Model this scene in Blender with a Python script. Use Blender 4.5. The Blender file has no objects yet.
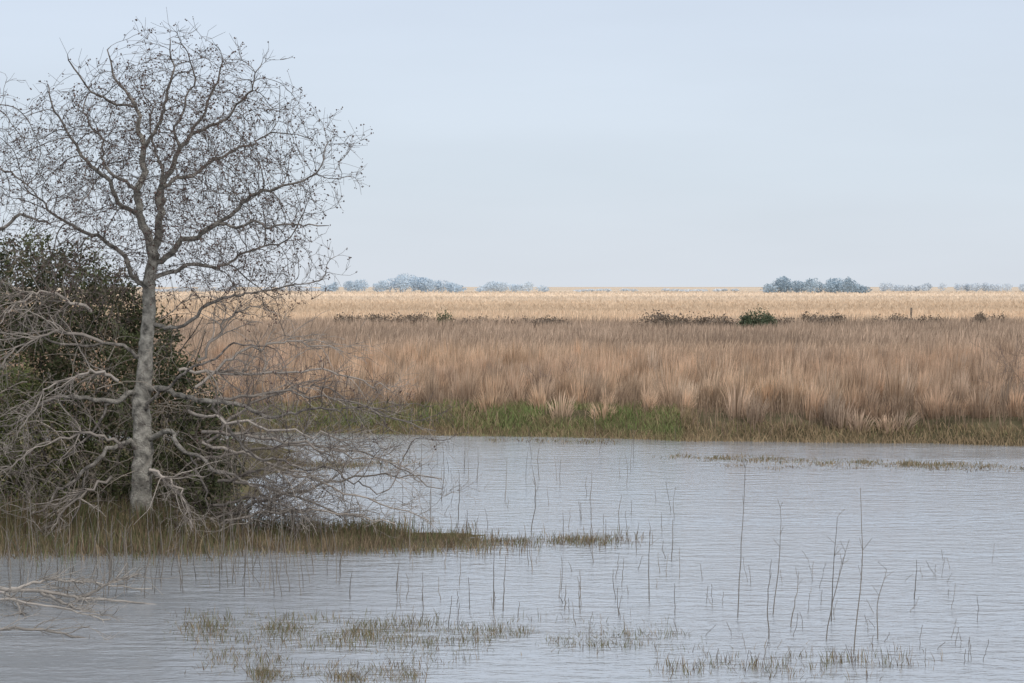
import bpy, math, numpy as np
from mathutils import Vector
R=np.random.default_rng(7)
F=2418.0; H=4.5; HY=286.0
scene=bpy.context.scene

# ---------------------------------------------------------------- helpers
def G(px,py,z=0.0):
    d=(H-z)*F/(py-HY); return np.array([(px-512)/F*d,d,z])
def PT(px,py,d):
    return np.array([(px-512)*d/F,d,H-(py-HY)*d/F])
def vn(x,y,s,seed=0):
    x=np.asarray(x,float)/s; y=np.asarray(y,float)/s
    xi=np.floor(x).astype(np.int64); yi=np.floor(y).astype(np.int64)
    fx=x-xi; fy=y-yi; fx=fx*fx*(3-2*fx); fy=fy*fy*(3-2*fy)
    def h(a,b):
        n=(a*374761393+b*668265263+seed*974711)&0x7fffffff
        n=((n^(n>>13))*1274126177)&0x7fffffff
        return ((n^(n>>16))&0xffff)/65535.0
    return (h(xi,yi)*(1-fx)+h(xi+1,yi)*fx)*(1-fy)+(h(xi,yi+1)*(1-fx)+h(xi+1,yi+1)*fx)*fy
def fbm(x,y,s,seed=0):
    return 0.55*vn(x,y,s,seed)+0.3*vn(x,y,s/2.1,seed+1)+0.15*vn(x,y,s/4.3,seed+2)
def ss(t):
    t=np.clip(t,0,1); return t*t*(3-2*t)
def make_mesh(name,V,Fc,C=None,mat=None,smooth=False,parent=None):
    V=np.asarray(V,np.float32); Fc=np.asarray(Fc,np.int32)
    me=bpy.data.meshes.new(name)
    me.vertices.add(len(V)); me.vertices.foreach_set('co',V.ravel())
    k=Fc.shape[1]
    me.loops.add(Fc.size); me.loops.foreach_set('vertex_index',Fc.ravel())
    me.polygons.add(len(Fc)); me.polygons.foreach_set('loop_start',np.arange(0,Fc.size,k,dtype=np.int32))
    me.polygons.foreach_set('use_smooth',np.full(len(Fc),smooth))
    if C is not None:
        a=me.attributes.new('col','FLOAT_COLOR','POINT')
        C4=np.ones((len(V),4),np.float32); C4[:,:3]=C
        a.data.foreach_set('color',C4.ravel())
    me.update(calc_edges=True)
    ob=bpy.data.objects.new(name,me); scene.collection.objects.link(ob)
    if mat: me.materials.append(mat)
    if parent: ob.parent=parent
    return ob
def newmat(name):
    m=bpy.data.materials.new(name); m.use_nodes=True
    nt=m.node_tree; nt.nodes.clear()
    out=nt.nodes.new('ShaderNodeOutputMaterial')
    return m,nt,out
def mat_attr(name,transl=0.25,nscale=3.0,namp=0.35,rough=0.9,bump=0.0,spec=.15):
    m,nt,out=newmat(name); N=nt.nodes; L=nt.links
    at=N.new('ShaderNodeAttribute'); at.attribute_name='col'
    tc=N.new('ShaderNodeTexCoord')
    no=N.new('ShaderNodeTexNoise'); no.inputs['Scale'].default_value=nscale; no.inputs['Detail'].default_value=4
    L.new(tc.outputs['Object'],no.inputs['Vector'])
    mr=N.new('ShaderNodeMapRange'); mr.inputs['From Min'].default_value=0.3; mr.inputs['From Max'].default_value=0.7
    mr.inputs['To Min'].default_value=1-namp; mr.inputs['To Max'].default_value=1+namp
    L.new(no.outputs['Fac'],mr.inputs['Value'])
    vm=N.new('ShaderNodeVectorMath'); vm.operation='SCALE'
    L.new(at.outputs['Color'],vm.inputs[0]); L.new(mr.outputs[0],vm.inputs['Scale'])
    if spec>0:
        p=N.new('ShaderNodeBsdfPrincipled'); p.inputs['Roughness'].default_value=rough
        p.inputs['Specular IOR Level'].default_value=spec
        L.new(vm.outputs[0],p.inputs['Base Color'])
    else:
        p=N.new('ShaderNodeBsdfDiffuse'); L.new(vm.outputs[0],p.inputs['Color'])
    if bump>0:
        b=N.new('ShaderNodeBump'); b.inputs['Distance'].default_value=bump; b.inputs['Strength'].default_value=0.9
        n2=N.new('ShaderNodeTexNoise'); n2.inputs['Scale'].default_value=nscale*4; n2.inputs['Detail'].default_value=5
        L.new(tc.outputs['Object'],n2.inputs['Vector']); L.new(n2.outputs['Fac'],b.inputs['Height'])
        L.new(b.outputs[0],p.inputs['Normal'])
    if transl>0:
        t=N.new('ShaderNodeBsdfTranslucent'); L.new(vm.outputs[0],t.inputs['Color'])
        mx=N.new('ShaderNodeMixShader'); mx.inputs[0].default_value=transl
        L.new(p.outputs[0],mx.inputs[1]); L.new(t.outputs[0],mx.inputs[2]); L.new(mx.outputs[0],out.inputs[0])
    else: L.new(p.outputs[0],out.inputs[0])
    return m
M_grass=mat_attr('dry_grass',0.28,0.6,0.12,spec=0)
M_leaf=mat_attr('leaves',0.15,1.5,0.35,0.6,spec=.2)
M_bark=mat_attr('bark',0.0,8.0,0.7,0.95,0.04)
M_twig=mat_attr('twigs',0.0,3.0,0.2,0.9,spec=0)
M_ground=mat_attr('marsh_soil',0.0,0.8,0.4,1.0,0.05,spec=0)
M_far=mat_attr('painted_haze_foliage',0.1,0.05,0.1,spec=0)  # for distant trees whose colours carry painted haze

# ---------------------------------------------------------------- blades
class Acc:
    def __init__(s): s.V=[];s.Fc=[];s.C=[];s.n=0
    def add(s,V,Fc,C):
        s.V.append(V);s.Fc.append(Fc+s.n);s.C.append(C);s.n+=len(V)
    def build(s,name,mat,smooth=False,parent=None):
        return make_mesh(name,np.concatenate(s.V),np.concatenate(s.Fc),np.concatenate(s.C),mat,smooth,parent)
def blades(acc,x,y,z,h,w,lx,ly,col,mid=0.85,tipc=None):
    n=len(x); yaw=R.uniform(-1.0,1.0,n)
    dx=np.cos(yaw)*w/2; dy=np.sin(yaw)*w/2
    V=np.empty((n,5,3))
    V[:,0]=np.stack([x-dx*.6,y-dy*.6,z],1); V[:,1]=np.stack([x+dx*.6,y+dy*.6,z],1)
    V[:,2]=np.stack([x+lx*.35-dx*mid,y+ly*.35-dy*mid,z+h*.58],1)
    V[:,3]=np.stack([x+lx*.35+dx*mid,y+ly*.35+dy*mid,z+h*.58],1)
    V[:,4]=np.stack([x+lx,y+ly,z+h],1)
    b=(np.arange(n)*5)[:,None]
    Fc=np.concatenate([b+[0,1,3],b+[0,3,2],b+[2,3,4]],0)
    C=np.repeat(col,5,axis=0)
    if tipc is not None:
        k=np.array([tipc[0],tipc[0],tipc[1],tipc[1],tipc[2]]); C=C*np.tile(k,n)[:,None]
    acc.add(V.reshape(-1,3),Fc,C)
def leaves(acc,P,size,col):
    n=len(P)
    a=R.normal(size=(n,3)); a/=np.linalg.norm(a,axis=1)[:,None]
    b=np.cross(a,R.normal(size=(n,3))); b/=np.linalg.norm(b,axis=1)[:,None]
    s=size[:,None]
    V=np.stack([P-a*s,P+b*s*.45,P+a*s,P-b*s*.45],1).reshape(-1,3)
    q=(np.arange(n)*4)[:,None]
    acc.add(V,np.concatenate([q+[0,1,2],q+[0,2,3]],0),np.repeat(col,4,axis=0))
def tube(acc,P,r,col,sides):
    P=np.asarray(P); n=len(P)
    if n<2: return
    T=np.gradient(P,axis=0); T/=np.maximum(np.linalg.norm(T,axis=1),1e-9)[:,None]
    m=P[-1]-P[0]; ref=np.zeros(3); ref[np.argmin(np.abs(m))]=1
    u=np.cross(T,ref); u/=np.maximum(np.linalg.norm(u,axis=1),1e-6)[:,None]; v=np.cross(T,u)
    an=np.arange(sides)*2*math.pi/sides
    rr_=np.repeat(r[:,None],sides,axis=1)
    if sides>=7:
        lump=1+R.normal(0,.06,(n,sides)); lump=(lump+np.roll(lump,1,1))/2
        lump*=1+.12*np.sin(an*3+1.0)[None,:]*np.clip((r[:,None]-.1)*8,0,1)
        rr_=rr_*lump
    V=P[:,None,:]+rr_[:,:,None]*(np.cos(an)[None,:,None]*u[:,None,:]+np.sin(an)[None,:,None]*v[:,None,:])
    i=np.arange(n-1)[:,None]*sides; j=np.arange(sides)[None,:]; j2=(j+1)%sides
    Fc=np.stack([i+j,i+j2,i+sides+j2,i+sides+j],-1).reshape(-1,4)
    acc.add(V.reshape(-1,3),Fc,np.repeat(np.broadcast_to(col,(n,3)),sides,axis=0))
def octas(acc,P,s,col):
    n=len(P); o=np.array([[1,0,0],[0,1,0],[-1,0,0],[0,-1,0],[0,0,1],[0,0,-1]],float)
    V=(P[:,None,:]+o[None]*s[:,None,None]*R.uniform(.6,1.3,(n,6,1))).reshape(-1,3)
    f=np.array([[0,1,4],[1,2,4],[2,3,4],[3,0,4],[1,0,5],[2,1,5],[3,2,5],[0,3,5]])
    acc.add(V,((np.arange(n)*6)[:,None,None]+f[None]).reshape(-1,3),np.repeat(col,6,axis=0))

# ---------------------------------------------------------------- terrain
def shore_far(x):
    xc=np.clip(x,-60,60)
    return 72-0.30*np.clip(xc,-30,25)+1.0*(vn(x,x*0,6,3)-.5)+.5*(vn(x,x*0,1.7,5)-.5)
def terrain(x,y):
    x=np.asarray(x,float);y=np.asarray(y,float)
    z=np.full(x.shape,-0.6)
    zf=-0.6+1.25*ss((y-shore_far(x)+2.0)/5.0)+0.25*(fbm(x,y,9,11)-.5)*ss((y-74)/4)
    z=np.maximum(z,zf)
    s=np.minimum(np.minimum(-5.6-x+1.2*(vn(y,x*0,4,8)-.5),(y-42.0)+.8*(vn(x,y,2.5,9)-.5)),66-y)
    zl=-0.6+1.0*ss((s+1.8)/3.6)
    z=np.maximum(z,zl)
    e=((x+4.5)/4.6)**2+((y-43.6-0.12*x)/1.2)**2
    z=np.maximum(z,-0.6+0.61*ss((1.7-e)/1.0))
    z=np.maximum(z,-0.6+2.2*ss((15-y)/9))
    s2=np.abs(x)-(45+8*(vn(y,x*0,20,4)-.5))
    z=np.maximum(z,-0.6+1.3*ss(s2/6))
    return z
def field_col(x,y):
    """tawny grass colour across the marsh, far golden band painted as sunlit"""
    n=fbm(x,y*1.0,16,21)[:,None]; d=np.asarray(y)[:,None]
    a=np.array([.62,.445,.305]); b=np.array([.49,.35,.25]); g=np.array([.74,.57,.41]); g2=np.array([.86,.70,.54])  # far golds: straw colour with sunlight painted in
    near=a*(1-ss((n-.35)/.3))+b*ss((n-.35)/.3)
    t1=ss((d-95)/60)
    c=near*(1-t1)+(np.array([.43,.325,.245])*(.8+.5*n))*t1
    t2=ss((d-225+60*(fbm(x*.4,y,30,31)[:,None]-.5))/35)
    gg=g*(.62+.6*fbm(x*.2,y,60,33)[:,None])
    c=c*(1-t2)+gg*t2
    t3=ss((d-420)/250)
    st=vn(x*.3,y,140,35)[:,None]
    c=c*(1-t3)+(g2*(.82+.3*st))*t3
    return c
xs=np.unique(np.concatenate([np.linspace(-24,24,150),-24-np.geomspace(.5,9000,60),24+np.geomspace(.5,9000,60)]))
ys=np.unique(np.concatenate([np.linspace(0,100,320),100+np.geomspace(.5,9500,80),-np.geomspace(1,2000,14)]))
X,Y=np.meshgrid(xs,ys); Z=terrain(X.ravel(),Y.ravel())
nx=len(xs);ny=len(ys)
i=np.arange(ny-1)[:,None]*nx+np.arange(nx-1)[None,:]
Fq=np.stack([i,i+1,i+nx+1,i+nx],-1).reshape(-1,4)
xf,yf=X.ravel(),Y.ravel()
gc=field_col(xf,yf)*.75
lowc=np.array([.10,.085,.05])*(.7+.7*fbm(xf,yf,2.0,41)[:,None])
t=ss((yf-80)/10)[:,None]; gc=lowc*(1-t)+gc*t
make_mesh('ground',np.stack([xf,yf,Z],1),Fq,gc,M_ground,True)

# ---------------------------------------------------------------- water
m,nt,out=newmat('pond_water'); N=nt.nodes; L=nt.links
tc=N.new('ShaderNodeTexCoord')
def nz(scale,vec,detail=3):
    mp=N.new('ShaderNodeMapping'); mp.inputs['Scale'].default_value=vec
    mp.inputs['Rotation'].default_value=(0,0,math.radians(8))
    L.new(tc.outputs['Object'],mp.inputs[0])
    n=N.new('ShaderNodeTexNoise'); n.inputs['Scale'].default_value=scale; n.inputs['Detail'].default_value=detail
    L.new(mp.outputs[0],n.inputs['Vector']); return n
n1=nz(2.8,(.55,1,1),4); n2=nz(10,(.6,1,1),2); n3=nz(.2,(.3,1.6,1),4)
pw=N.new('ShaderNodeMapRange'); pw.inputs['From Min'].default_value=.40; pw.inputs['From Max'].default_value=.60
pw.inputs['To Min'].default_value=.35; pw.inputs['To Max'].default_value=1.0
L.new(n3.outputs['Fac'],pw.inputs['Value'])
sxx=N.new('ShaderNodeSeparateXYZ'); L.new(tc.outputs['Object'],sxx.inputs[0])
lee=N.new('ShaderNodeMapRange'); lee.interpolation_type='SMOOTHSTEP'
lee.inputs['From Min'].default_value=-8; lee.inputs['From Max'].default_value=0; lee.inputs['To Min'].default_value=.65; lee.inputs['To Max'].default_value=1
L.new(sxx.outputs['X'],lee.inputs['Value'])
ml=N.new('ShaderNodeMath'); ml.operation='MULTIPLY'; L.new(pw.outputs[0],ml.inputs[0]); L.new(lee.outputs[0],ml.inputs[1])
ad=N.new('ShaderNodeMath'); ad.operation='MULTIPLY_ADD'; ad.inputs[1].default_value=.35
L.new(n2.outputs['Fac'],ad.inputs[0]); L.new(n1.outputs['Fac'],ad.inputs[2])
bp=N.new('ShaderNodeBump'); bp.inputs['Distance'].default_value=.075
L.new(ml.outputs[0],bp.inputs['Strength']); L.new(ad.outputs[0],bp.inputs['Height'])
gl=N.new('ShaderNodeBsdfGlossy'); gl.inputs['Color'].default_value=(.975,.985,1,1)
L.new(bp.outputs[0],gl.inputs['Normal'])
rr=N.new('ShaderNodeMapRange'); rr.inputs['To Min'].default_value=.06; rr.inputs['To Max'].default_value=.2
L.new(n3.outputs['Fac'],rr.inputs['Value']); L.new(rr.outputs[0],gl.inputs['Roughness'])
df=N.new('ShaderNodeBsdfDiffuse'); df.inputs['Color'].default_value=(.33,.35,.375,1)
bp2=N.new('ShaderNodeBump'); bp2.inputs['Distance'].default_value=.035
L.new(ml.outputs[0],bp2.inputs['Strength']); L.new(ad.outputs[0],bp2.inputs['Height'])
fr=N.new('ShaderNodeFresnel'); fr.inputs['IOR'].default_value=1.8; L.new(bp2.outputs[0],fr.inputs['Normal'])
ms=N.new('ShaderNodeMixShader'); L.new(fr.outputs[0],ms.inputs[0]); L.new(df.outputs[0],ms.inputs[1]); L.new(gl.outputs[0],ms.inputs[2])
L.new(ms.outputs[0],out.inputs[0])
make_mesh('water',[[-70,2,0],[70,2,0],[70,95,0],[-70,95,0]],[[0,1,2,3]],None,m)

# ---------------------------------------------------------------- far bank + field grass
acc=Acc()
def spread(n,d0,d1,half=.28):
    u=R.uniform(0,1,n); d=np.sqrt(d0*d0+u*(d1*d1-d0*d0)); return R.uniform(-half,half,n)*d,d
nC=2900
cx,cy=spread(nC,66,112)
keep=(cy>shore_far(cx)+.5+2.2*vn(cx,cy,2.0,51))
green=(cx>-6.5)&(cx<4.5)&(cy<shore_far(cx)+2.4+3.4*vn(cx,cy,2,52)); keep&=~(green&(R.uniform(0,1,nC)<.62))
cx,cy=cx[keep],cy[keep]; nC=len(cx)
per=80
ch=R.uniform(.62,1.42,nC)*(.7+.6*vn(cx,cy,4,53))*(.66+.34*ss((cy-shore_far(cx)-.5)/4)); cc=field_col(cx,cy)*R.uniform(.68,1.34,(nC,1))*(1+R.normal(0,1,(nC,1))*np.array([.03,0,-.03]))
cxx=np.repeat(cx,per);cyy=np.repeat(cy,per);n=len(cxx)
cr=np.repeat(R.uniform(.13,.38,nC),per)
ang=R.uniform(0,2*math.pi,n); rad=np.sqrt(R.uniform(0,1,n))*cr
bx=cxx+np.cos(ang)*rad; by=cyy+np.sin(ang)*rad; h=np.repeat(ch,per)*(R.uniform(.6,1.18,n)-.38*(rad/cr)**2)
ln=rad*.6+R.uniform(0,.1,n)
wind=np.repeat(R.normal(.06,.07,nC),per)
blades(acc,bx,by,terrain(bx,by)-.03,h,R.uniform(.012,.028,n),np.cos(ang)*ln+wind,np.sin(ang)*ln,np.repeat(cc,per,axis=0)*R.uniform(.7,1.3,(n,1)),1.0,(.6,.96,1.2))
n=95000; x,y=spread(n,66,125)
k=(y>shore_far(x)+.4+1.2*vn(x,y,1.5,54)); k&=~((x>-7)&(x<5)&(y<shore_far(x)+2+3*vn(x,y,2,52))&(R.uniform(0,1,n)<.7)); x,y=x[k],y[k]; n=len(x)
c=field_col(x,y)*R.uniform(.35,.88,(n,1))
blades(acc,x,y,terrain(x,y)-.03,R.uniform(.25,.8,n)*(.7+.5*vn(x,y,4,55)),R.uniform(.012,.03,n),R.normal(0,.12,n),R.normal(0,.12,n),c)
n=105000; x,y=spread(n,105,270,.26)
c=field_col(x,y)*R.uniform(.65,1.3,(n,1))*(.7+.6*vn(x,y,2.6,56))[:,None]
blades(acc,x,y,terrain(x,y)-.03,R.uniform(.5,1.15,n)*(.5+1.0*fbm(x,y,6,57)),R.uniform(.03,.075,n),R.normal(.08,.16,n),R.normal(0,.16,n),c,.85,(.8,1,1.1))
n=80000; iv=R.uniform(1/1500,1/240,n); y=1/iv; x=R.uniform(-.28,.28,n)*y
c=field_col(x,y)*R.uniform(.88,1.1,(n,1))
blades(acc,x,y,terrain(x,y)-.03,R.uniform(.5,1.2,n)*(.5+.9*fbm(x*.3,y,30,58)),y*R.uniform(.0005,.0012,n),R.normal(0,.3,n),R.normal(0,.2,n),c)
acc.build('marsh_grass_field',M_grass)

# low growth at the far waterline
acc=Acc()
n=80000; x=R.uniform(-17,22,n); o=R.uniform(0,1,n)**1.3*6.0-.15; y=shore_far(x)+o
dens=np.where((x>-10)&(x<5.5),1.0,.0)*ss((fbm(x,y,1.6,61)-.32)/.2)*.9+.5*(o<1.6)
k=R.uniform(0,1,n)<dens; x,y,o=x[k],y[k],o[k]; n=len(x)
g=np.array([.19,.245,.09]); br=np.array([.33,.245,.15]); mixv=np.clip(R.normal(.1,.3,n)+.9*fbm(x,y,1.2,62)-.1+.6*(x>5)+.4*(o<.7),0,1)[:,None]
blades(acc,x,y,terrain(x,y)-.02,R.uniform(.06,.32,n),R.uniform(.015,.035,n),R.normal(0,.1,n),R.normal(0,.1,n),(g*(1-mixv)+br*mixv)*R.uniform(.6,1.35,(n,1)))
acc.build('bank_vegetation',M_grass)

# ---------------------------------------------------------------- emergent marsh grass in the pond
acc=Acc()
def patch(n,px0,px1,pyc,pyh,h0,h1,w,cols,ns=1.0,thr=.45,seed=70,spx=0,fade=(.12,.3)):
    px=R.uniform(px0,px1,n); t=(px-px0)/(px1-px0)
    py=pyc+spx*t+R.normal(0,1,n)*pyh
    k=(py>HY+60); px,py=px[k],py[k]
    d=H*F/(py-HY); x=(px-512)/F*d; y=d; tt=t[k]
    fall=np.minimum(ss(tt/fade[0]),ss((1-tt)/fade[1]))
    dn=ss((fbm(x,y*.5,ns,seed)-thr+.12)/.2)*fall
    k=R.uniform(0,1,len(x))<dn; x,y=x[k],y[k]; m_=len(x)
    cs=np.array(cols); ci=R.integers(0,len(cs),m_)
    z=np.maximum(terrain(x,y)-.02,-.08)
    hh=R.uniform(h0,h1,m_)*(.5+1.0*vn(x,y,.5,seed+5))
    blades(acc,x,y,z,hh,np.full(m_,w)*R.uniform(.6,1.4,m_),R.normal(0,.06,m_),R.normal(0,.06,m_),cs[ci]*R.uniform(.6,1.3,(m_,1)))
tan=[.29,.22,.14]; olive=[.17,.16,.08]; brn=[.17,.125,.085]; gr=[.13,.145,.07]
patch(11000,-60,560,552,4,.08,.30,.012,[tan,olive,brn,brn,tan],1.3,.40,71,-6)
patch(7000,-60,260,545,7,.12,.45,.013,[tan,olive,brn,gr],1.3,.25,85,0)
patch(8500,120,490,538,6,.10,.36,.012,[tan,olive,brn,gr],1.3,.36,72)
patch(3600,380,660,545,3,.06,.24,.011,[tan,olive,brn],1.0,.40,73,-4)
patch(9000,150,740,628,7,.05,.19,.008,[tan,olive,brn,olive],1.0,.33,74,14,(.1,.35))
patch(2800,180,520,657,9,.05,.18,.008,[tan,olive,brn],.8,.44,75)
patch(2500,240,440,678,5,.08,.20,.008,[tan,olive,brn],.8,.38,76)
patch(1500,640,960,668,8,.07,.22,.008,[tan,olive,brn],.5,.46,77)
patch(5000,650,1080,457,1.6,.05,.17,.02,[tan,olive,tan],2.0,.22,78,13)
patch(2500,700,1100,466,1.6,.05,.13,.02,[tan,brn,tan],3.0,.4,82,4)
patch(2500,270,430,466,1.6,.08,.22,.018,[tan,olive,brn],1.5,.35,79)
patch(900,420,640,440,1.2,.06,.2,.02,[tan,olive,brn],2.0,.42,80,3)
acc.build('emergent_marsh_grass',M_grass)

# ---------------------------------------------------------------- woody growth
def cols_by_r(r):
    t=np.clip((r-.006)/.05,0,1)[:,None]
    return np.array([.17,.145,.13])*(1-t)+np.array([.235,.22,.192])*t
def colonize(limbs,att,step=.11,kill=.17,infl=1.6,iters=110,rtip=.0038,pexp=2.15,jit=.15,inert=.85):
    P=[];par=[];rmin=[]
    for li,(pts,radii) in enumerate(limbs):
        pts=np.array(pts)
        if li==0: prev=-1
        else:
            prev=int(np.argmin(np.linalg.norm(np.array(P)-pts[0],axis=1)))
            pts[0]=P[prev]
        seg=np.linalg.norm(np.diff(pts,axis=0),axis=1); s=np.concatenate([[0],np.cumsum(seg)])
        m_=max(3,int(s[-1]/step)); q=np.linspace(0,s[-1],m_)
        C=np.stack([np.interp(q,s,pts[:,k]) for k in range(3)],1)
        for _ in range(3): C[1:-1]=.25*C[:-2]+.5*C[1:-1]+.25*C[2:]
        amp=.014 if li==0 else .04
        w=R.normal(0,amp,C.shape); w[1:-1]=(w[:-2]+w[1:-1]+w[2:])/1.7; w[0]=0; C=C+w
        rr_=np.interp(q,s,radii) if radii is not None else np.zeros(m_)
        for k in range(0 if li==0 else 1,m_):
            P.append(C[k]); par.append(prev); rmin.append(rr_[k]); prev=len(P)-1
    P=np.array(P);par=list(par);nman=len(P)
    D=np.linalg.norm(att[:,None]-P[None],axis=2); near=D.argmin(1); dist=D.min(1)
    nch=np.zeros(len(P),int)
    for p_ in par:
        if p_>=0: nch[p_]+=1
    for it in range(iters):
        k=dist>kill; att=att[k];near=near[k];dist=dist[k]
        act=(dist<infl)&(nch[near]<3)
        if act.sum()==0: break
        v=att[act]-P[near[act]]; v/=np.linalg.norm(v,axis=1)[:,None]
        S=np.zeros_like(P); np.add.at(S,near[act],v)
        ids=np.unique(near[act]); dr=S[ids]; dr/=np.maximum(np.linalg.norm(dr,axis=1),1e-3)[:,None]
        pa=np.array(par)[ids]; pd=P[ids]-P[np.maximum(pa,0)]; pd/=np.maximum(np.linalg.norm(pd,axis=1),1e-3)[:,None]
        dr=dr+inert*pd+R.normal(0,jit,dr.shape); dr/=np.linalg.norm(dr,axis=1)[:,None]
        new=P[ids]+dr*step; b=len(P)
        P=np.concatenate([P,new]); par+=list(ids); nch[ids]+=1; nch=np.concatenate([nch,np.zeros(len(new),int)])
        if len(att)==0: break
        Dn=np.linalg.norm(att[:,None]-new[None],axis=2); j=Dn.argmin(1); dm=Dn[np.arange(len(att)),j]
        better=dm<dist; near[better]=b+j[better]; dist[better]=dm[better]
        if len(P)>60000: break
    n=len(P);par=np.array(par); kids=[[] for _ in range(n)]
    for a in range(n):
        if par[a]>=0: kids[par[a]].append(a)
    rp=np.zeros(n)
    for a in range(n-1,-1,-1):
        if rp[a]==0: rp[a]=rtip**pexp
        if par[a]>=0: rp[par[a]]+=rp[a]
    r=rp**(1/pexp); r=np.minimum(r,.12); r[:nman]=np.maximum(np.minimum(r[:nman],np.array(rmin)*1.15),np.array(rmin))
    return P,par,kids,r
def build_tree(name,limbs,att,pods=True,twig=1.0,**kw):
    P,par,kids,r=colonize(limbs,att,**kw)
    acc=Acc(); n=len(P)
    stack=[(0,-1)]
    while stack:
        a,pa=stack.pop(); ch=[] if pa<0 else [pa]
        while True:
            ch.append(a)
            if not kids[a]: break
            ks=sorted(kids[a],key=lambda q:-r[q])
            for q in ks[1:]: stack.append((q,a))
            a=ks[0]
        ra=r[ch].copy()
        if pa>=0: ra[0]=ra[1]
        if not kids[a]: ra[-1]*=.6
        rm=ra.max(); sd=14 if rm>.08 else (7 if rm>.03 else (4 if rm>.012 else 3))
        tube(acc,P[ch],ra,cols_by_r(ra)*R.uniform(.85,1.15),sd)
    tips=[a for a in range(n) if r[a]<.010]
    ends=[]
    for a in tips:
        k=(R.poisson(3.2) if not kids[a] else R.poisson(.7))
        if twig!=1: k=int(k*twig+R.uniform())
        d0=P[a]-P[max(par[a],0)]; d0/=max(np.linalg.norm(d0),1e-6)
        for _ in range(int(k)):
            d=d0*.9+R.normal(0,.5,3)+[0,0,.2]; d/=np.linalg.norm(d); Lg=R.uniform(.1,.36)
            b=d+R.normal(0,.3,3); q=np.stack([P[a],P[a]+d*Lg*.5,P[a]+(d+b)*.5*Lg])
            tube(acc,q,np.array([.0038,.0033,.0026]),np.array([.17,.14,.125]),3); ends.append(q[2])
    ob=acc.build(name,M_bark,True)
    if pods and ends:
        E=np.array(ends); k=R.uniform(0,1,len(E))<.42*ss((E[:,2]-2.0)/3)+.04; E=E[k]
        E=np.repeat(E,2,axis=0)+R.normal(0,.02,(len(E)*2,3)); a2=Acc()
        octas(a2,E,R.uniform(.008,.021,len(E)),np.array([.11,.075,.065])*R.uniform(.6,1.6,(len(E),1)))
        a2.build('seed_pods',M_twig,False,ob)
    print(name,'nodes',n,'tips',len(tips)); return ob
def ell(n,px,py,rx,ry,dd,dz,D,pw=.42):
    v=R.normal(size=(n,3)); v/=np.linalg.norm(v,axis=1)[:,None]; v*=(R.uniform(0,1,n)**pw)[:,None]
    v*=(.78+.42*vn(v[:,0]*3+px,v[:,2]*3+v[:,1]*2,1.0,95))[:,None]
    c=PT(px,py,D+dd); s=D/F
    return np.stack([c[0]+v[:,0]*rx*s,c[1]+v[:,1]*dz,c[2]+v[:,2]*ry*s],1)
D=43.5
def L_(pts,rad=None): return ([PT(a,b,D+c) for a,b,c in pts],rad)
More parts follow.
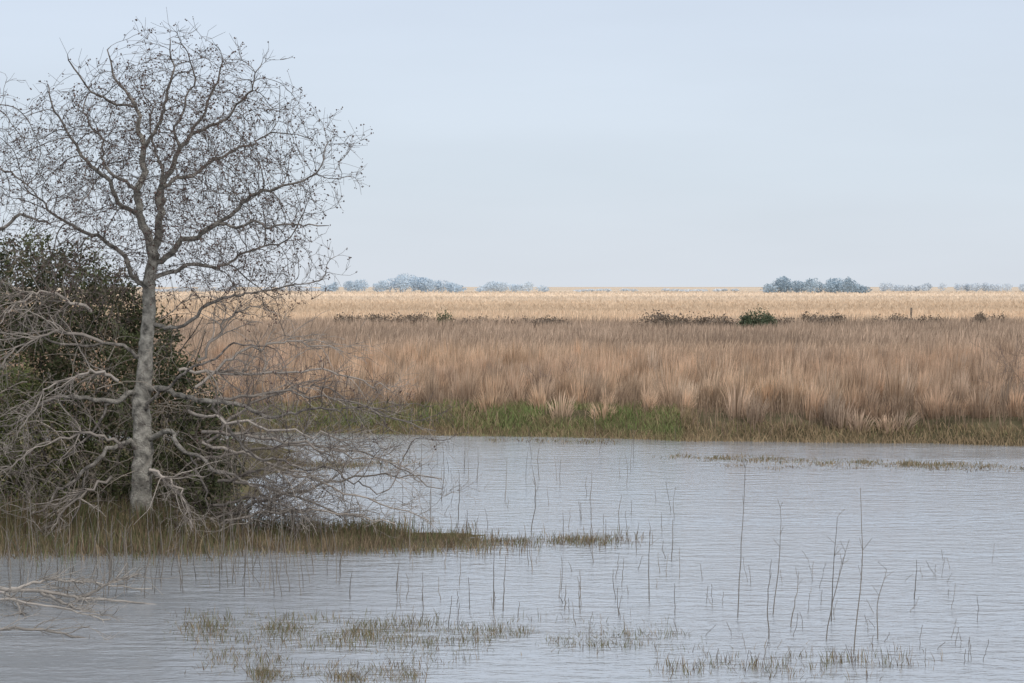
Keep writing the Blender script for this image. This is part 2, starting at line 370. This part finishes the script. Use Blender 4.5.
limbs=[L_([(137,556,0),(139,540,0),(139,500,0),(143,450,0),(141,400,0),(147,340,0),(150,290,0),(153,262,0)],[.30,.225,.19,.175,.155,.13,.115,.10]),
L_([(153,262,0),(143,225,-.1),(139,190,-.2),(146,150,-.1),(136,110,0),(120,80,0),(112,52,.1)],[.085,.075,.065,.05,.035,.02,.012]),
L_([(153,262,0),(160,225,.1),(158,190,.2),(172,160,.3),(195,130,.4),(212,95,.4),(222,65,.4)],[.085,.07,.06,.045,.03,.02,.012]),
L_([(146,150,-.1),(165,110,-.4),(175,70,-.5),(170,45,-.5)],[.035,.025,.018,.01]),
L_([(153,262,0),(185,240,-.3),(215,222,-.5),(250,200,-.7),(290,180,-.8),(325,168,-.8)],[.06,.05,.04,.03,.018,.01]),
L_([(151,290,0),(120,255,.3),(90,235,.5),(55,215,.7),(25,185,.9)],[.05,.04,.033,.022,.012]),
L_([(143,225,-.1),(115,190,-.6),(85,160,-.9),(60,120,-1),(48,85,-1)],[.045,.038,.028,.018,.01]),
L_([(158,190,.2),(200,170,.9),(240,150,1.3),(280,125,1.5)],[.035,.03,.02,.01]),
L_([(195,130,.4),(230,115,.2),(255,85,0),(262,68,0)],[.028,.02,.014,.009]),
L_([(136,110,0),(105,100,-.4),(80,72,-.6),(70,55,-.6)],[.025,.02,.014,.009]),
L_([(139,190,-.2),(110,170,.5),(90,120,1),(85,95,1.2)],[.035,.025,.018,.01]),
L_([(172,160,.3),(180,120,.9),(195,80,1.2),(190,55,1.2)],[.03,.022,.016,.01]),
L_([(215,222,-.5),(250,225,-.9),(285,225,-1.2),(325,225,-1.3)],[.03,.024,.018,.01]),
L_([(147,325,0),(180,330,-.3),(208,302,-.6),(250,290,-.9),(310,285,-1.1)],[.04,.032,.025,.016,.009]),
L_([(143,385,0),(175,396,-.3),(215,400,-.6),(255,413,-.8),(300,412,-1),(365,407,-1.2)],[.055,.048,.038,.03,.02,.01]),
L_([(142,395,0),(110,400,-.4),(70,396,-.7),(35,410,-1),(0,432,-1.2)],[.055,.045,.035,.025,.014]),
L_([(141,440,0),(170,428,-.4),(188,450,-.7),(215,465,-.9),(255,490,-1.1),(310,514,-1.3)],[.055,.046,.038,.03,.02,.01]),
L_([(141,450,0),(115,443,-.4),(88,470,-.7),(60,490,-.9),(30,520,-1.1)],[.055,.045,.035,.025,.014]),
L_([(157,210,.1),(165,180,.8),(152,140,1.4),(145,95,1.8)],[.04,.03,.02,.01]),
L_([(141,470,0),(160,480,-.3),(182,500,-.6),(207,542,-.9)],[.045,.036,.026,.014]),
L_([(144,360,0),(118,345,-.3),(80,350,-.6),(30,330,-.9)],[.04,.03,.02,.012]),
L_([(151,285,0),(190,262,.6),(230,262,1.1),(290,240,1.4)],[.045,.035,.022,.012]),
L_([(143,410,0),(165,385,-.5),(195,370,-.9),(235,345,-1.1),(270,350,-1.3)],[.035,.028,.022,.016,.009]),
L_([(188,450,-.7),(205,490,-1),(215,525,-1.2)],[.028,.02,.01]),
L_([(215,400,-.6),(235,440,-1),(270,460,-1.3),(330,470,-1.5),(390,495,-1.6)],[.03,.025,.02,.015,.009]),
L_([(88,470,-.7),(80,510,-1),(60,545,-1.2)],[.025,.018,.01]),
L_([(110,400,-.4),(95,430,-.8),(60,455,-1),(20,470,-1.2)],[.028,.022,.016,.01]),
]
att=np.concatenate([ell(6800,168,168,170,130,0,2.5,D,.48),ell(800,245,270,95,55,-.3,1.5,D),ell(350,60,290,90,60,0,1.6,D),
  ell(1000,300,425,150,55,-1.2,1.0,D),ell(450,50,440,90,70,-1,.8,D),ell(300,250,500,90,40,-1.2,.7,D)])
build_tree('bare_tree',limbs,att,kill=.17)
D=46.0
limbs=[L_([(-130,560,0),(-125,450,0),(-120,350,0),(-118,280,0)],[.26,.2,.16,.12]),
L_([(-118,280,0),(-90,220,-.4),(-50,180,-.6),(0,165,-.8),(35,190,-1)],[.07,.05,.035,.022,.01]),
L_([(-118,280,0),(-60,240,-.8),(-10,235,-1.2),(30,210,-1.4),(55,225,-1.4)],[.06,.05,.04,.025,.01]),
L_([(-118,280,0),(-125,200,.2),(-110,120,.2),(-80,60,.1)],[.08,.06,.035,.012]),
L_([(-105,250,0),(-60,150,.4),(-30,115,.3),(0,105,.2)],[.05,.035,.02,.01])]
build_tree('bare_tree',limbs,np.concatenate([ell(1900,-100,175,165,120,0,2.4,D,.5)]),pods=True,kill=.2)

def shoot(out,p,d,Lg,r,lev,droop,jit=.2,nch=5,seg=.13):
    n=max(4,int(Lg/seg)); st=Lg/(n-1); P=[p]; d=d/np.linalg.norm(d); ds=[d]
    J=R.normal(0,jit,(n,3))
    for k in range(1,n):
        d=d+J[k]; d[2]-=droop; d=d/math.sqrt(d@d); p=p+d*st; P.append(p); ds.append(d)
    P=np.array(P); rr_=np.linspace(r,max(r*.35,.0028),n); out.append((P,rr_))
    if lev>0:
        for _ in range(max(1,R.poisson(nch))):
            k=int(R.uniform(.15,.95)*(n-1)); dd=ds[k]*.9+R.normal(0,.55,3)
            shoot(out,P[k],dd,Lg*R.uniform(.25,.55),max(rr_[k]*.6,.003),lev-1,droop*.7,jit,nch*.8,seg)
def build_shoots(name,out,c0,mat=M_twig,pz=None,parent=None):
    acc=Acc(); c0=np.array(c0)
    for P,r in out:
        if pz is not None: P[:,2]=np.maximum(P[:,2],pz)
        tube(acc,P,r,c0*R.uniform(.6,1.4),5 if r[0]>.02 else 3)
    return acc.build(name,mat,True,parent)

# evergreen thicket behind the tree
blobs=[(15,293,47.5,58),(70,290,47.8,48),(112,312,48.2,42),(150,335,48.4,30),(25,365,46.8,60),(90,375,46.8,58),(150,375,48,42),(183,400,48,38),(205,425,47.6,30),
(195,455,47.3,38),(120,455,46.8,58),(40,450,46.2,62),(60,515,45.8,52),(148,512,46.4,45),(198,512,46.4,38),(218,475,46.6,28),(222,515,46.2,24),
(0,510,45.2,48),(30,545,44.3,28),(85,548,44.5,22),(5,440,44.8,34),(20,390,45.2,28),(-45,520,45,50),(-70,300,48,80),(-80,420,47,90),(-150,380,48,100),(-170,500,47,80),(-190,280,50,90)]
thick=bpy.data.objects.new('evergreen_thicket',None); scene.collection.objects.link(thick)
acc=Acc()
for (px,py,d,rp_) in blobs:
    c=PT(px,py,d); r=rp_*d/F
    nc=int(400*(r/1.0)**2)
    v=R.normal(size=(nc,3)); v/=np.linalg.norm(v,axis=1)[:,None]
    rad=r*R.uniform(.45,1.12,nc)*(.8+.45*vn(v[:,0]*2+px,v[:,2]*2+v[:,1],.5,91))
    cp=c+v*rad[:,None]*np.array([1,1.1,1]); cp[:,2]=np.maximum(cp[:,2],.15)
    per=14; tone=np.clip(R.uniform(-.2,.8,nc)+.7*(vn(cp[:,0],cp[:,2],.55,93)-.3),0,1)
    ca=np.array([.045,.055,.025]); cb=np.array([.155,.17,.075]); cbr=np.array([.19,.15,.10])
    cc=ca+(cb-ca)*(tone**1.2)[:,None]; kb=R.uniform(0,1,nc)<.2; cc[kb]=cbr
    if px<60 and py>380: cc=cc*1.25+np.array([.04,.045,.005])
    L3=np.repeat(cp,per,axis=0)+R.normal(0,.075,(nc*per,3)); 
    leaves(acc,L3,R.uniform(.028,.055,nc*per),np.repeat(cc,per,axis=0)*R.uniform(.6,1.4,(nc*per,1)))
acc.build('leaves',M_leaf,False,thick)
out=[]
for (px,py,d,rp_) in blobs:
    for _ in range(3):
        p0=PT(px+R.normal(0,15),560,d); p0[2]=.2; tgt=PT(px+R.normal(0,rp_*.6),py-rp_*.6,d); v=tgt-p0
        shoot(out,p0,v,np.linalg.norm(v),.03,1,.0,.12,5)
build_shoots('stems',out,[.14,.12,.1],M_bark,None,thick)
# bare vines draped over the thicket
out=[]
for _ in range(130):
    px=R.uniform(-60,240); top=250 if px<120 else 250+(px-120)*1.3
    py=R.uniform(top,530); p0=PT(px,py,R.uniform(43.4,45.4))
    d=np.array([R.normal(0,1),R.normal(-.2,.4),R.normal(.5,.6)])
    shoot(out,p0,d,R.uniform(.9,2.3),R.uniform(.005,.014),2,.09,.17,3.2)
build_shoots('bare_vines',out,[.33,.285,.24],M_twig,.02)
# pale limbs sprawling out low over the water
out=[]
D=43.2
for l in [[(205,430,0),(290,442,-.5),(350,455,-.8),(412,470,-1)],[(200,445,0),(270,462,-.2),(350,495,-.3),(430,520,-.4)],[(208,470,0),(300,500,.3),(385,528,.4)],
          [(215,505,0),(262,500,-.2),(310,525,-.4)],[(205,400,0),(280,392,.5),(350,400,.8),(436,432,1)],[(210,520,0),(300,490,.8),(370,474,1),(445,478,1.2)],
          [(195,385,0),(240,350,.4),(290,340,.6),(345,352,.8)],[(215,480,0),(270,470,-1),(330,480,-1.3)],[(200,360,0),(225,320,.2),(262,300,.3)],
          [(190,410,0),(240,425,-.8),(300,432,-1.2),(360,440,-1.4)],[(180,370,0),(230,375,.3),(290,370,.6),(350,375,.8),(390,392,.9)],[(200,460,0),(250,450,.3),(310,445,.5),(375,455,.7),(440,490,.8)],
          [(205,530,0),(250,515,-.4),(320,510,-.8),(395,525,-1)],[(210,440,0),(255,400,.8),(320,385,1),(370,415,1.2)],
          [(120,440,-1),(80,430,-1.3),(30,450,-1.5),(-10,480,-1.6)],[(110,480,-1),(70,500,-1.3),(40,540,-1.5)],[(100,340,-.5),(50,330,-1),(10,350,-1.4),(-20,390,-1.5)],
          [(90,310,0),(50,290,-.4),(20,300,-.8),(-10,330,-1)],[(150,470,-.8),(180,490,-1.2),(190,530,-1.4)],[(120,380,-.8),(90,370,-1.2),(50,385,-1.4),(20,430,-1.5)]]:
    pts=np.array([PT(a,b,D+c) for a,b,c in l]); s=np.arange(len(pts)); q=np.linspace(0,len(pts)-1,len(pts)*5)
    C=np.stack([np.interp(q,s,pts[:,j]) for j in range(3)],1)
    for _ in range(2): C[1:-1]=.25*C[:-2]+.5*C[1:-1]+.25*C[2:]
    C+=R.normal(0,.035,C.shape); rq=np.linspace(.032,.009,len(q)); out.append((C,rq))
    for _ in range(20):
        j=R.integers(3,len(q)-1); dd=(C[j]-C[j-2]); dd/=np.linalg.norm(dd)
        shoot(out,C[j],dd+R.normal(0,.55,3)+[0,0,.1],R.uniform(.35,1.25),max(rq[j]*.55,.006),2,.03,.18,3.6,.1)
build_shoots('sprawling_bare_limbs',out,[.32,.28,.245],M_twig,.02)
# bare shrubs at the water's edge
for (px,d,n0,Lg,hd,c) in [(215,44.2,12,2.2,1.0,[.19,.155,.13]),(255,44.6,12,1.6,.9,[.19,.155,.13]),(228,43.2,8,2.3,.35,[.22,.19,.165]),
        (300,45.0,7,1.2,.8,[.19,.155,.13]),(60,42.9,7,1.4,.8,[.25,.215,.18]),(-20,42.5,8,1.6,.9,[.25,.215,.18])]:
    out=[]; b=PT(px,540,d); b[2]=max(0.0,float(terrain(np.array([b[0]]),np.array([b[1]]))[0]))
    for _ in range(n0):
        sx=.6 if px>150 else 0.1
        shoot(out,b+R.normal(0,.25,3)*[1,1,0],np.array([R.normal(sx,.7),R.normal(-.1,.5),hd+abs(R.normal(0,.3))]),Lg*R.uniform(.6,1.15),R.uniform(.007,.014),2,.04,.14,5)
    build_shoots('bare_shrub',out,c,M_twig,.01)
# bare shrubs on the far bank
for (px,py,n0,Lg,c) in [(255,415,16,2.1,[.23,.18,.16]),(290,405,16,1.9,[.24,.18,.16]),(330,402,13,1.4,[.25,.19,.16]),(1012,400,17,2.1,[.24,.19,.165]),(1050,410,17,2.1,[.24,.19,.165]),
     (395,415,10,1.0,[.25,.2,.16]),(548,400,12,1.4,[.26,.2,.18]),(700,395,7,1.0,[.26,.2,.18]),(215,400,14,2.1,[.24,.18,.16])]:
    out=[]; b=G(px,py,.6)
    for _ in range(n0):
        shoot(out,b+R.normal(0,.6,3)*[1,1,0],np.array([R.normal(0,.4),R.normal(0,.4),1.2]),Lg*R.uniform(.5,1.1),.012,2,.0,.13,4.5,.3)
    build_shoots('bare_shrub',out,c)
# fallen branch in the shallows
D=34.5
out=[]
fb=[[(-60,585,0),(-10,588,0),(35,592,-.1),(75,598,-.2),(120,602,-.3),(165,606,-.4)],[(10,590,0),(45,580,.2),(90,584,.4),(150,590,.5)],
    [(40,594,-.1),(70,606,-.8),(100,618,-1.5),(150,630,-2.4)],[(-10,588,0),(15,602,-.8),(25,622,-1.8)],[(-60,600,-.9),(0,600,-1.2),(60,608,-1.6),(110,622,-2.2)],
    [(75,600,-.2),(110,583,0),(140,575,.2)],[(-40,634,-3.4),(10,628,-3.5),(60,634,-3.6),(110,646,-3.8)]]
for k,l in enumerate(fb):
    pts=np.array([PT(a,b,D+c) for a,b,c in l]); s=np.arange(len(pts)); q=np.linspace(0,len(pts)-1,len(pts)*5)
    C=np.stack([np.interp(q,s,pts[:,j]) for j in range(3)],1)+R.normal(0,.012,(len(q),3))
    r0=.042 if k==0 else .026
    out.append((C,np.linspace(r0,.009,len(q))))
    for _ in range(16):
        j=R.integers(3,len(q)-1); shoot(out,C[j],(C[j]-C[j-2])*6+R.normal(0,.6,3)*[1,1,.5]+[0,0,.2],R.uniform(.25,.8),.009,1,.02,.16,3,.08)
build_shoots('fallen_branch',out,[.29,.26,.23],M_twig,-.01)

# ---------------------------------------------------------------- tall dry reeds standing in the water
out=[]
def reed(pb,yb,pt_,yt,r=.009):
    b=G(pb,yb); d=b[1]; t=PT(pt_,yt,d+R.normal(0,.15)); n=9; q=np.linspace(0,1,n)[:,None]
    bow=R.normal(0,.03)*np.linalg.norm(t-b)
    P=b*(1-q)+t*q; P[:,0]+=(np.sin(q[:,0]*math.pi)*bow); P[:,0]+=R.normal(0,.004,n); P[0,2]=-.2
    out.append((P,np.linspace(r,.0035,n)))
    if yb-yt>50:
        for _ in range(R.integers(1,5)):
            k=R.integers(5,n); shoot(out,P[k],(P[k]-P[k-1])+np.array([R.normal(0,.09),0,0]),R.uniform(.08,.2),.0035,0,0,.1,0,.05)
for a in [(738,618,746,468),(773,615,781,508),(832,622,838,518),(853,655,861,488),(879,640,888,570),(650,602,651,528),(530,532,533,470),(503,612,506,556),
          (494,610,494,545),(563,545,563,513),(396,592,399,560),(350,600,352,572),(477,482,478,448),(441,500,442,440),(620,532,622,495),(790,628,800,572),
          (770,640,772,560),(826,640,850,540),(445,570,447,540),(458,520,459,470),(420,480,421,440),(590,500,592,470),(540,480,541,440),(565,610,566,585),
          (430,530,431,470),(410,560,412,500),(505,500,507,458),(672,560,673,520),(915,600,918,560)]:
    reed(*a)
for _ in range(110):
    px=R.uniform(390,680); py=R.uniform(440,640); hgt=R.uniform(6,34); reed(px,py,px+R.normal(0,2.5),py-hgt,.006)
for _ in range(70):
    px=R.uniform(700,1000); py=R.uniform(560,675); hgt=R.uniform(5,26); reed(px,py,px+R.normal(0,4),py-hgt,.004)
for _ in range(170):
    px=R.uniform(-10,340); py=R.uniform(548,600); hgt=R.uniform(15,75); reed(px,py,px+R.normal(0,5),py-hgt,.006)
build_shoots('dry_reeds',out,[.2,.175,.15])

# ---------------------------------------------------------------- low shrubs out in the marsh
def leaf_bush(name,items,ncl,ls,ca,cb,mat,flat=1.0):
    acc=Acc()
    for (c,rx,rz) in items:
        v=R.normal(size=(ncl,3)); v/=np.linalg.norm(v,axis=1)[:,None]; v*=R.uniform(.3,1.08,ncl)[:,None]; v[:,2]=np.abs(v[:,2])*1.0-.1
        cp=c+v*np.array([rx,rx*.8,rz]); tone=R.uniform(0,1,(ncl,1)); cc=np.array(ca)*(1-tone)+np.array(cb)*tone
        per=6; leaves(acc,np.repeat(cp,per,axis=0)+R.normal(0,ls*1.5,(ncl*per,3)),R.uniform(.6,1.4,ncl*per)*ls,np.repeat(cc,per,axis=0)*R.uniform(.75,1.25,(ncl*per,1)))
    return acc.build(name,mat)
def at(px,d,z=.7): return np.array([(px-512)/F*d,d,z])
leaf_bush('evergreen_shrub',[(at(757,205),1.35,2.0),(at(748,205),.8,1.6),(at(767,206),.8,1.5)],420,.09,[.07,.09,.055],[.14,.17,.10],M_leaf)
leaf_bush('evergreen_shrub',[(at(444,215),.8,1.7)],200,.1,[.09,.11,.06],[.17,.19,.11],M_leaf)
it=[]
for (a,b,hh) in [(645,705,.75),(705,745,.4),(775,860,.5),(975,1003,.7),(385,430,.7),(870,940,.35),(335,385,.5),(460,560,.3)]:
    for _ in range(int((b-a)/6)):
        d=R.uniform(208,228); it.append((at(R.uniform(a,b),d,.7),R.uniform(.8,1.8),R.uniform(.8,1.25)*hh+.65))
leaf_bush('low_brush',it,90,.11,[.14,.11,.085],[.25,.195,.145],M_leaf)

# ---------------------------------------------------------------- distant trees
def dist_trees(a,b,ytop,d,ca,cb,dens=1.0,seed=0):
    acc=Acc(); n=int((b-a)/3.0*dens)
    for k in range(n):
        px=R.uniform(a,b); e=min((px-a),(b-px))/(b-a)
        hp=(290-ytop)*(.55+.45*min(1,e*5))*(.65+.5*vn(np.array([px]),np.array([0.]),14,seed)[0])
        hz=hp*d/F; w=R.uniform(2.2,4.2)
        m_=170; v=R.normal(size=(m_,3)); v/=np.linalg.norm(v,axis=1)[:,None]; v*=(R.uniform(0,1,m_)**.4)[:,None]
        c=np.array([(px-512)/F*d,d+R.normal(0,15),hz*.6+.8]); P=c+v*np.array([w,w,hz*.5])
        leaves(acc,P,R.uniform(.35,.75,m_),(np.array(ca)+(np.array(cb)-np.array(ca))*R.uniform(0,1))*np.ones((m_,1)))
        x0=c[0]; V=np.array([[x0-.2,c[1],.3],[x0+.2,c[1],.3],[x0,c[1],hz*.8]]); acc.add(V,np.array([[0,1,2]]),np.array([ca]*3))
    acc.build('distant_trees',M_far)
hz1=[.50,.60,.69]; hz2=[.57,.665,.75]  # blue-grey aerial haze painted into the tree colours, here and below
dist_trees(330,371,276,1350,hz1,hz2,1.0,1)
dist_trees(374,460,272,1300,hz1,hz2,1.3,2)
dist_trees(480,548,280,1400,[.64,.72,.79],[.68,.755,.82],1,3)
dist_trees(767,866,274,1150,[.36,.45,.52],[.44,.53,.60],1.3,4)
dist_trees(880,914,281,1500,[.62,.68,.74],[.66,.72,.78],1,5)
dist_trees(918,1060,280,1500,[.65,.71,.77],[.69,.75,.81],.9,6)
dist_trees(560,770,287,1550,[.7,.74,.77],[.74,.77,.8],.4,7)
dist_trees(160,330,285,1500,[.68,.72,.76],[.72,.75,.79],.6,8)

# weathered post in the marsh
import bmesh
bm=bmesh.new()
r_=bmesh.ops.create_cone(bm,cap_ends=True,segments=10,radius1=.12,radius2=.1,depth=2.0)
bmesh.ops.bevel(bm,geom=[e for e in bm.edges if abs(e.verts[0].co.z-e.verts[1].co.z)<.01 and e.verts[0].co.z>0],offset=.03,segments=2,affect='EDGES')
me=bpy.data.meshes.new('wooden_post'); bm.to_mesh(me); bm.free()
a=me.attributes.new('col','FLOAT_COLOR','POINT')
for q in a.data: q.color=(.2,.17,.14,1)
me.materials.append(M_bark); ob=bpy.data.objects.new('wooden_post',me); ob.location=at(911,245,1.3); ob.rotation_euler=(0.02,.04,0); scene.collection.objects.link(ob)

# ---------------------------------------------------------------- sky, sun
w=bpy.data.worlds.new('World'); scene.world=w; w.use_nodes=True
nt=w.node_tree; N=nt.nodes; L=nt.links; N.clear()
wo=N.new('ShaderNodeOutputWorld'); bg=N.new('ShaderNodeBackground'); bg.inputs['Strength'].default_value=.1
sk=N.new('ShaderNodeTexSky'); sk.sky_type='NISHITA'; sk.sun_disc=False
EL=math.radians(42); AZ=math.radians(150)
sk.sun_elevation=EL; sk.sun_rotation=AZ; sk.dust_density=2
tc=N.new('ShaderNodeTexCoord'); sx=N.new('ShaderNodeSeparateXYZ'); L.new(tc.outputs['Generated'],sx.inputs[0])
cr=N.new('ShaderNodeValToRGB'); e=cr.color_ramp.elements
e[0].position=0; e[0].color=(.71,.76,.83,1); e[1].position=1; e[1].color=(.80,.83,.88,1)
e2=e.new(.045); e2.color=(.66,.74,.835,1); e3=e.new(.12); e3.color=(.635,.715,.84,1); e4=e.new(.32); e4.color=(.84,.89,.97,1)
L.new(sx.outputs['Z'],cr.inputs[0])
mp=N.new('ShaderNodeMapping'); mp.inputs['Scale'].default_value=(1.5,1.5,9); L.new(tc.outputs['Generated'],mp.inputs[0])
no=N.new('ShaderNodeTexNoise'); no.inputs['Scale'].default_value=2.2; no.inputs['Detail'].default_value=5; L.new(mp.outputs[0],no.inputs['Vector'])
mr=N.new('ShaderNodeMapRange'); mr.inputs['From Min'].default_value=.3; mr.inputs['From Max'].default_value=.7; mr.inputs['To Min'].default_value=10.3; mr.inputs['To Max'].default_value=11.2
L.new(no.outputs['Fac'],mr.inputs['Value'])
sc=N.new('ShaderNodeVectorMath'); sc.operation='SCALE'; L.new(cr.outputs[0],sc.inputs[0]); L.new(mr.outputs[0],sc.inputs['Scale'])
mx=N.new('ShaderNodeMix'); mx.data_type='RGBA'; mx.inputs[0].default_value=.88
L.new(sk.outputs[0],mx.inputs[6]); L.new(sc.outputs[0],mx.inputs[7]); L.new(mx.outputs[2],bg.inputs[0]); L.new(bg.outputs[0],wo.inputs[0])
sl=bpy.data.lights.new('sun','SUN'); sl.energy=1.4; sl.angle=math.radians(14); sl.color=(1,.96,.9)
so=bpy.data.objects.new('sun',sl); scene.collection.objects.link(so)
dv=Vector((math.sin(AZ)*math.cos(EL),math.cos(AZ)*math.cos(EL),math.sin(EL)))
so.rotation_euler=dv.to_track_quat('Z','Y').to_euler()

scene.view_settings.view_transform='Standard'; scene.view_settings.look='None'; scene.view_settings.exposure=0
cam=bpy.data.cameras.new('camera'); co=bpy.data.objects.new('camera',cam); scene.collection.objects.link(co); scene.camera=co
cam.sensor_width=36; cam.lens=85; cam.clip_end=20000
co.location=(0,0,H); co.rotation_euler=(math.radians(90)-math.atan((341.5-HY)/F),0,0)
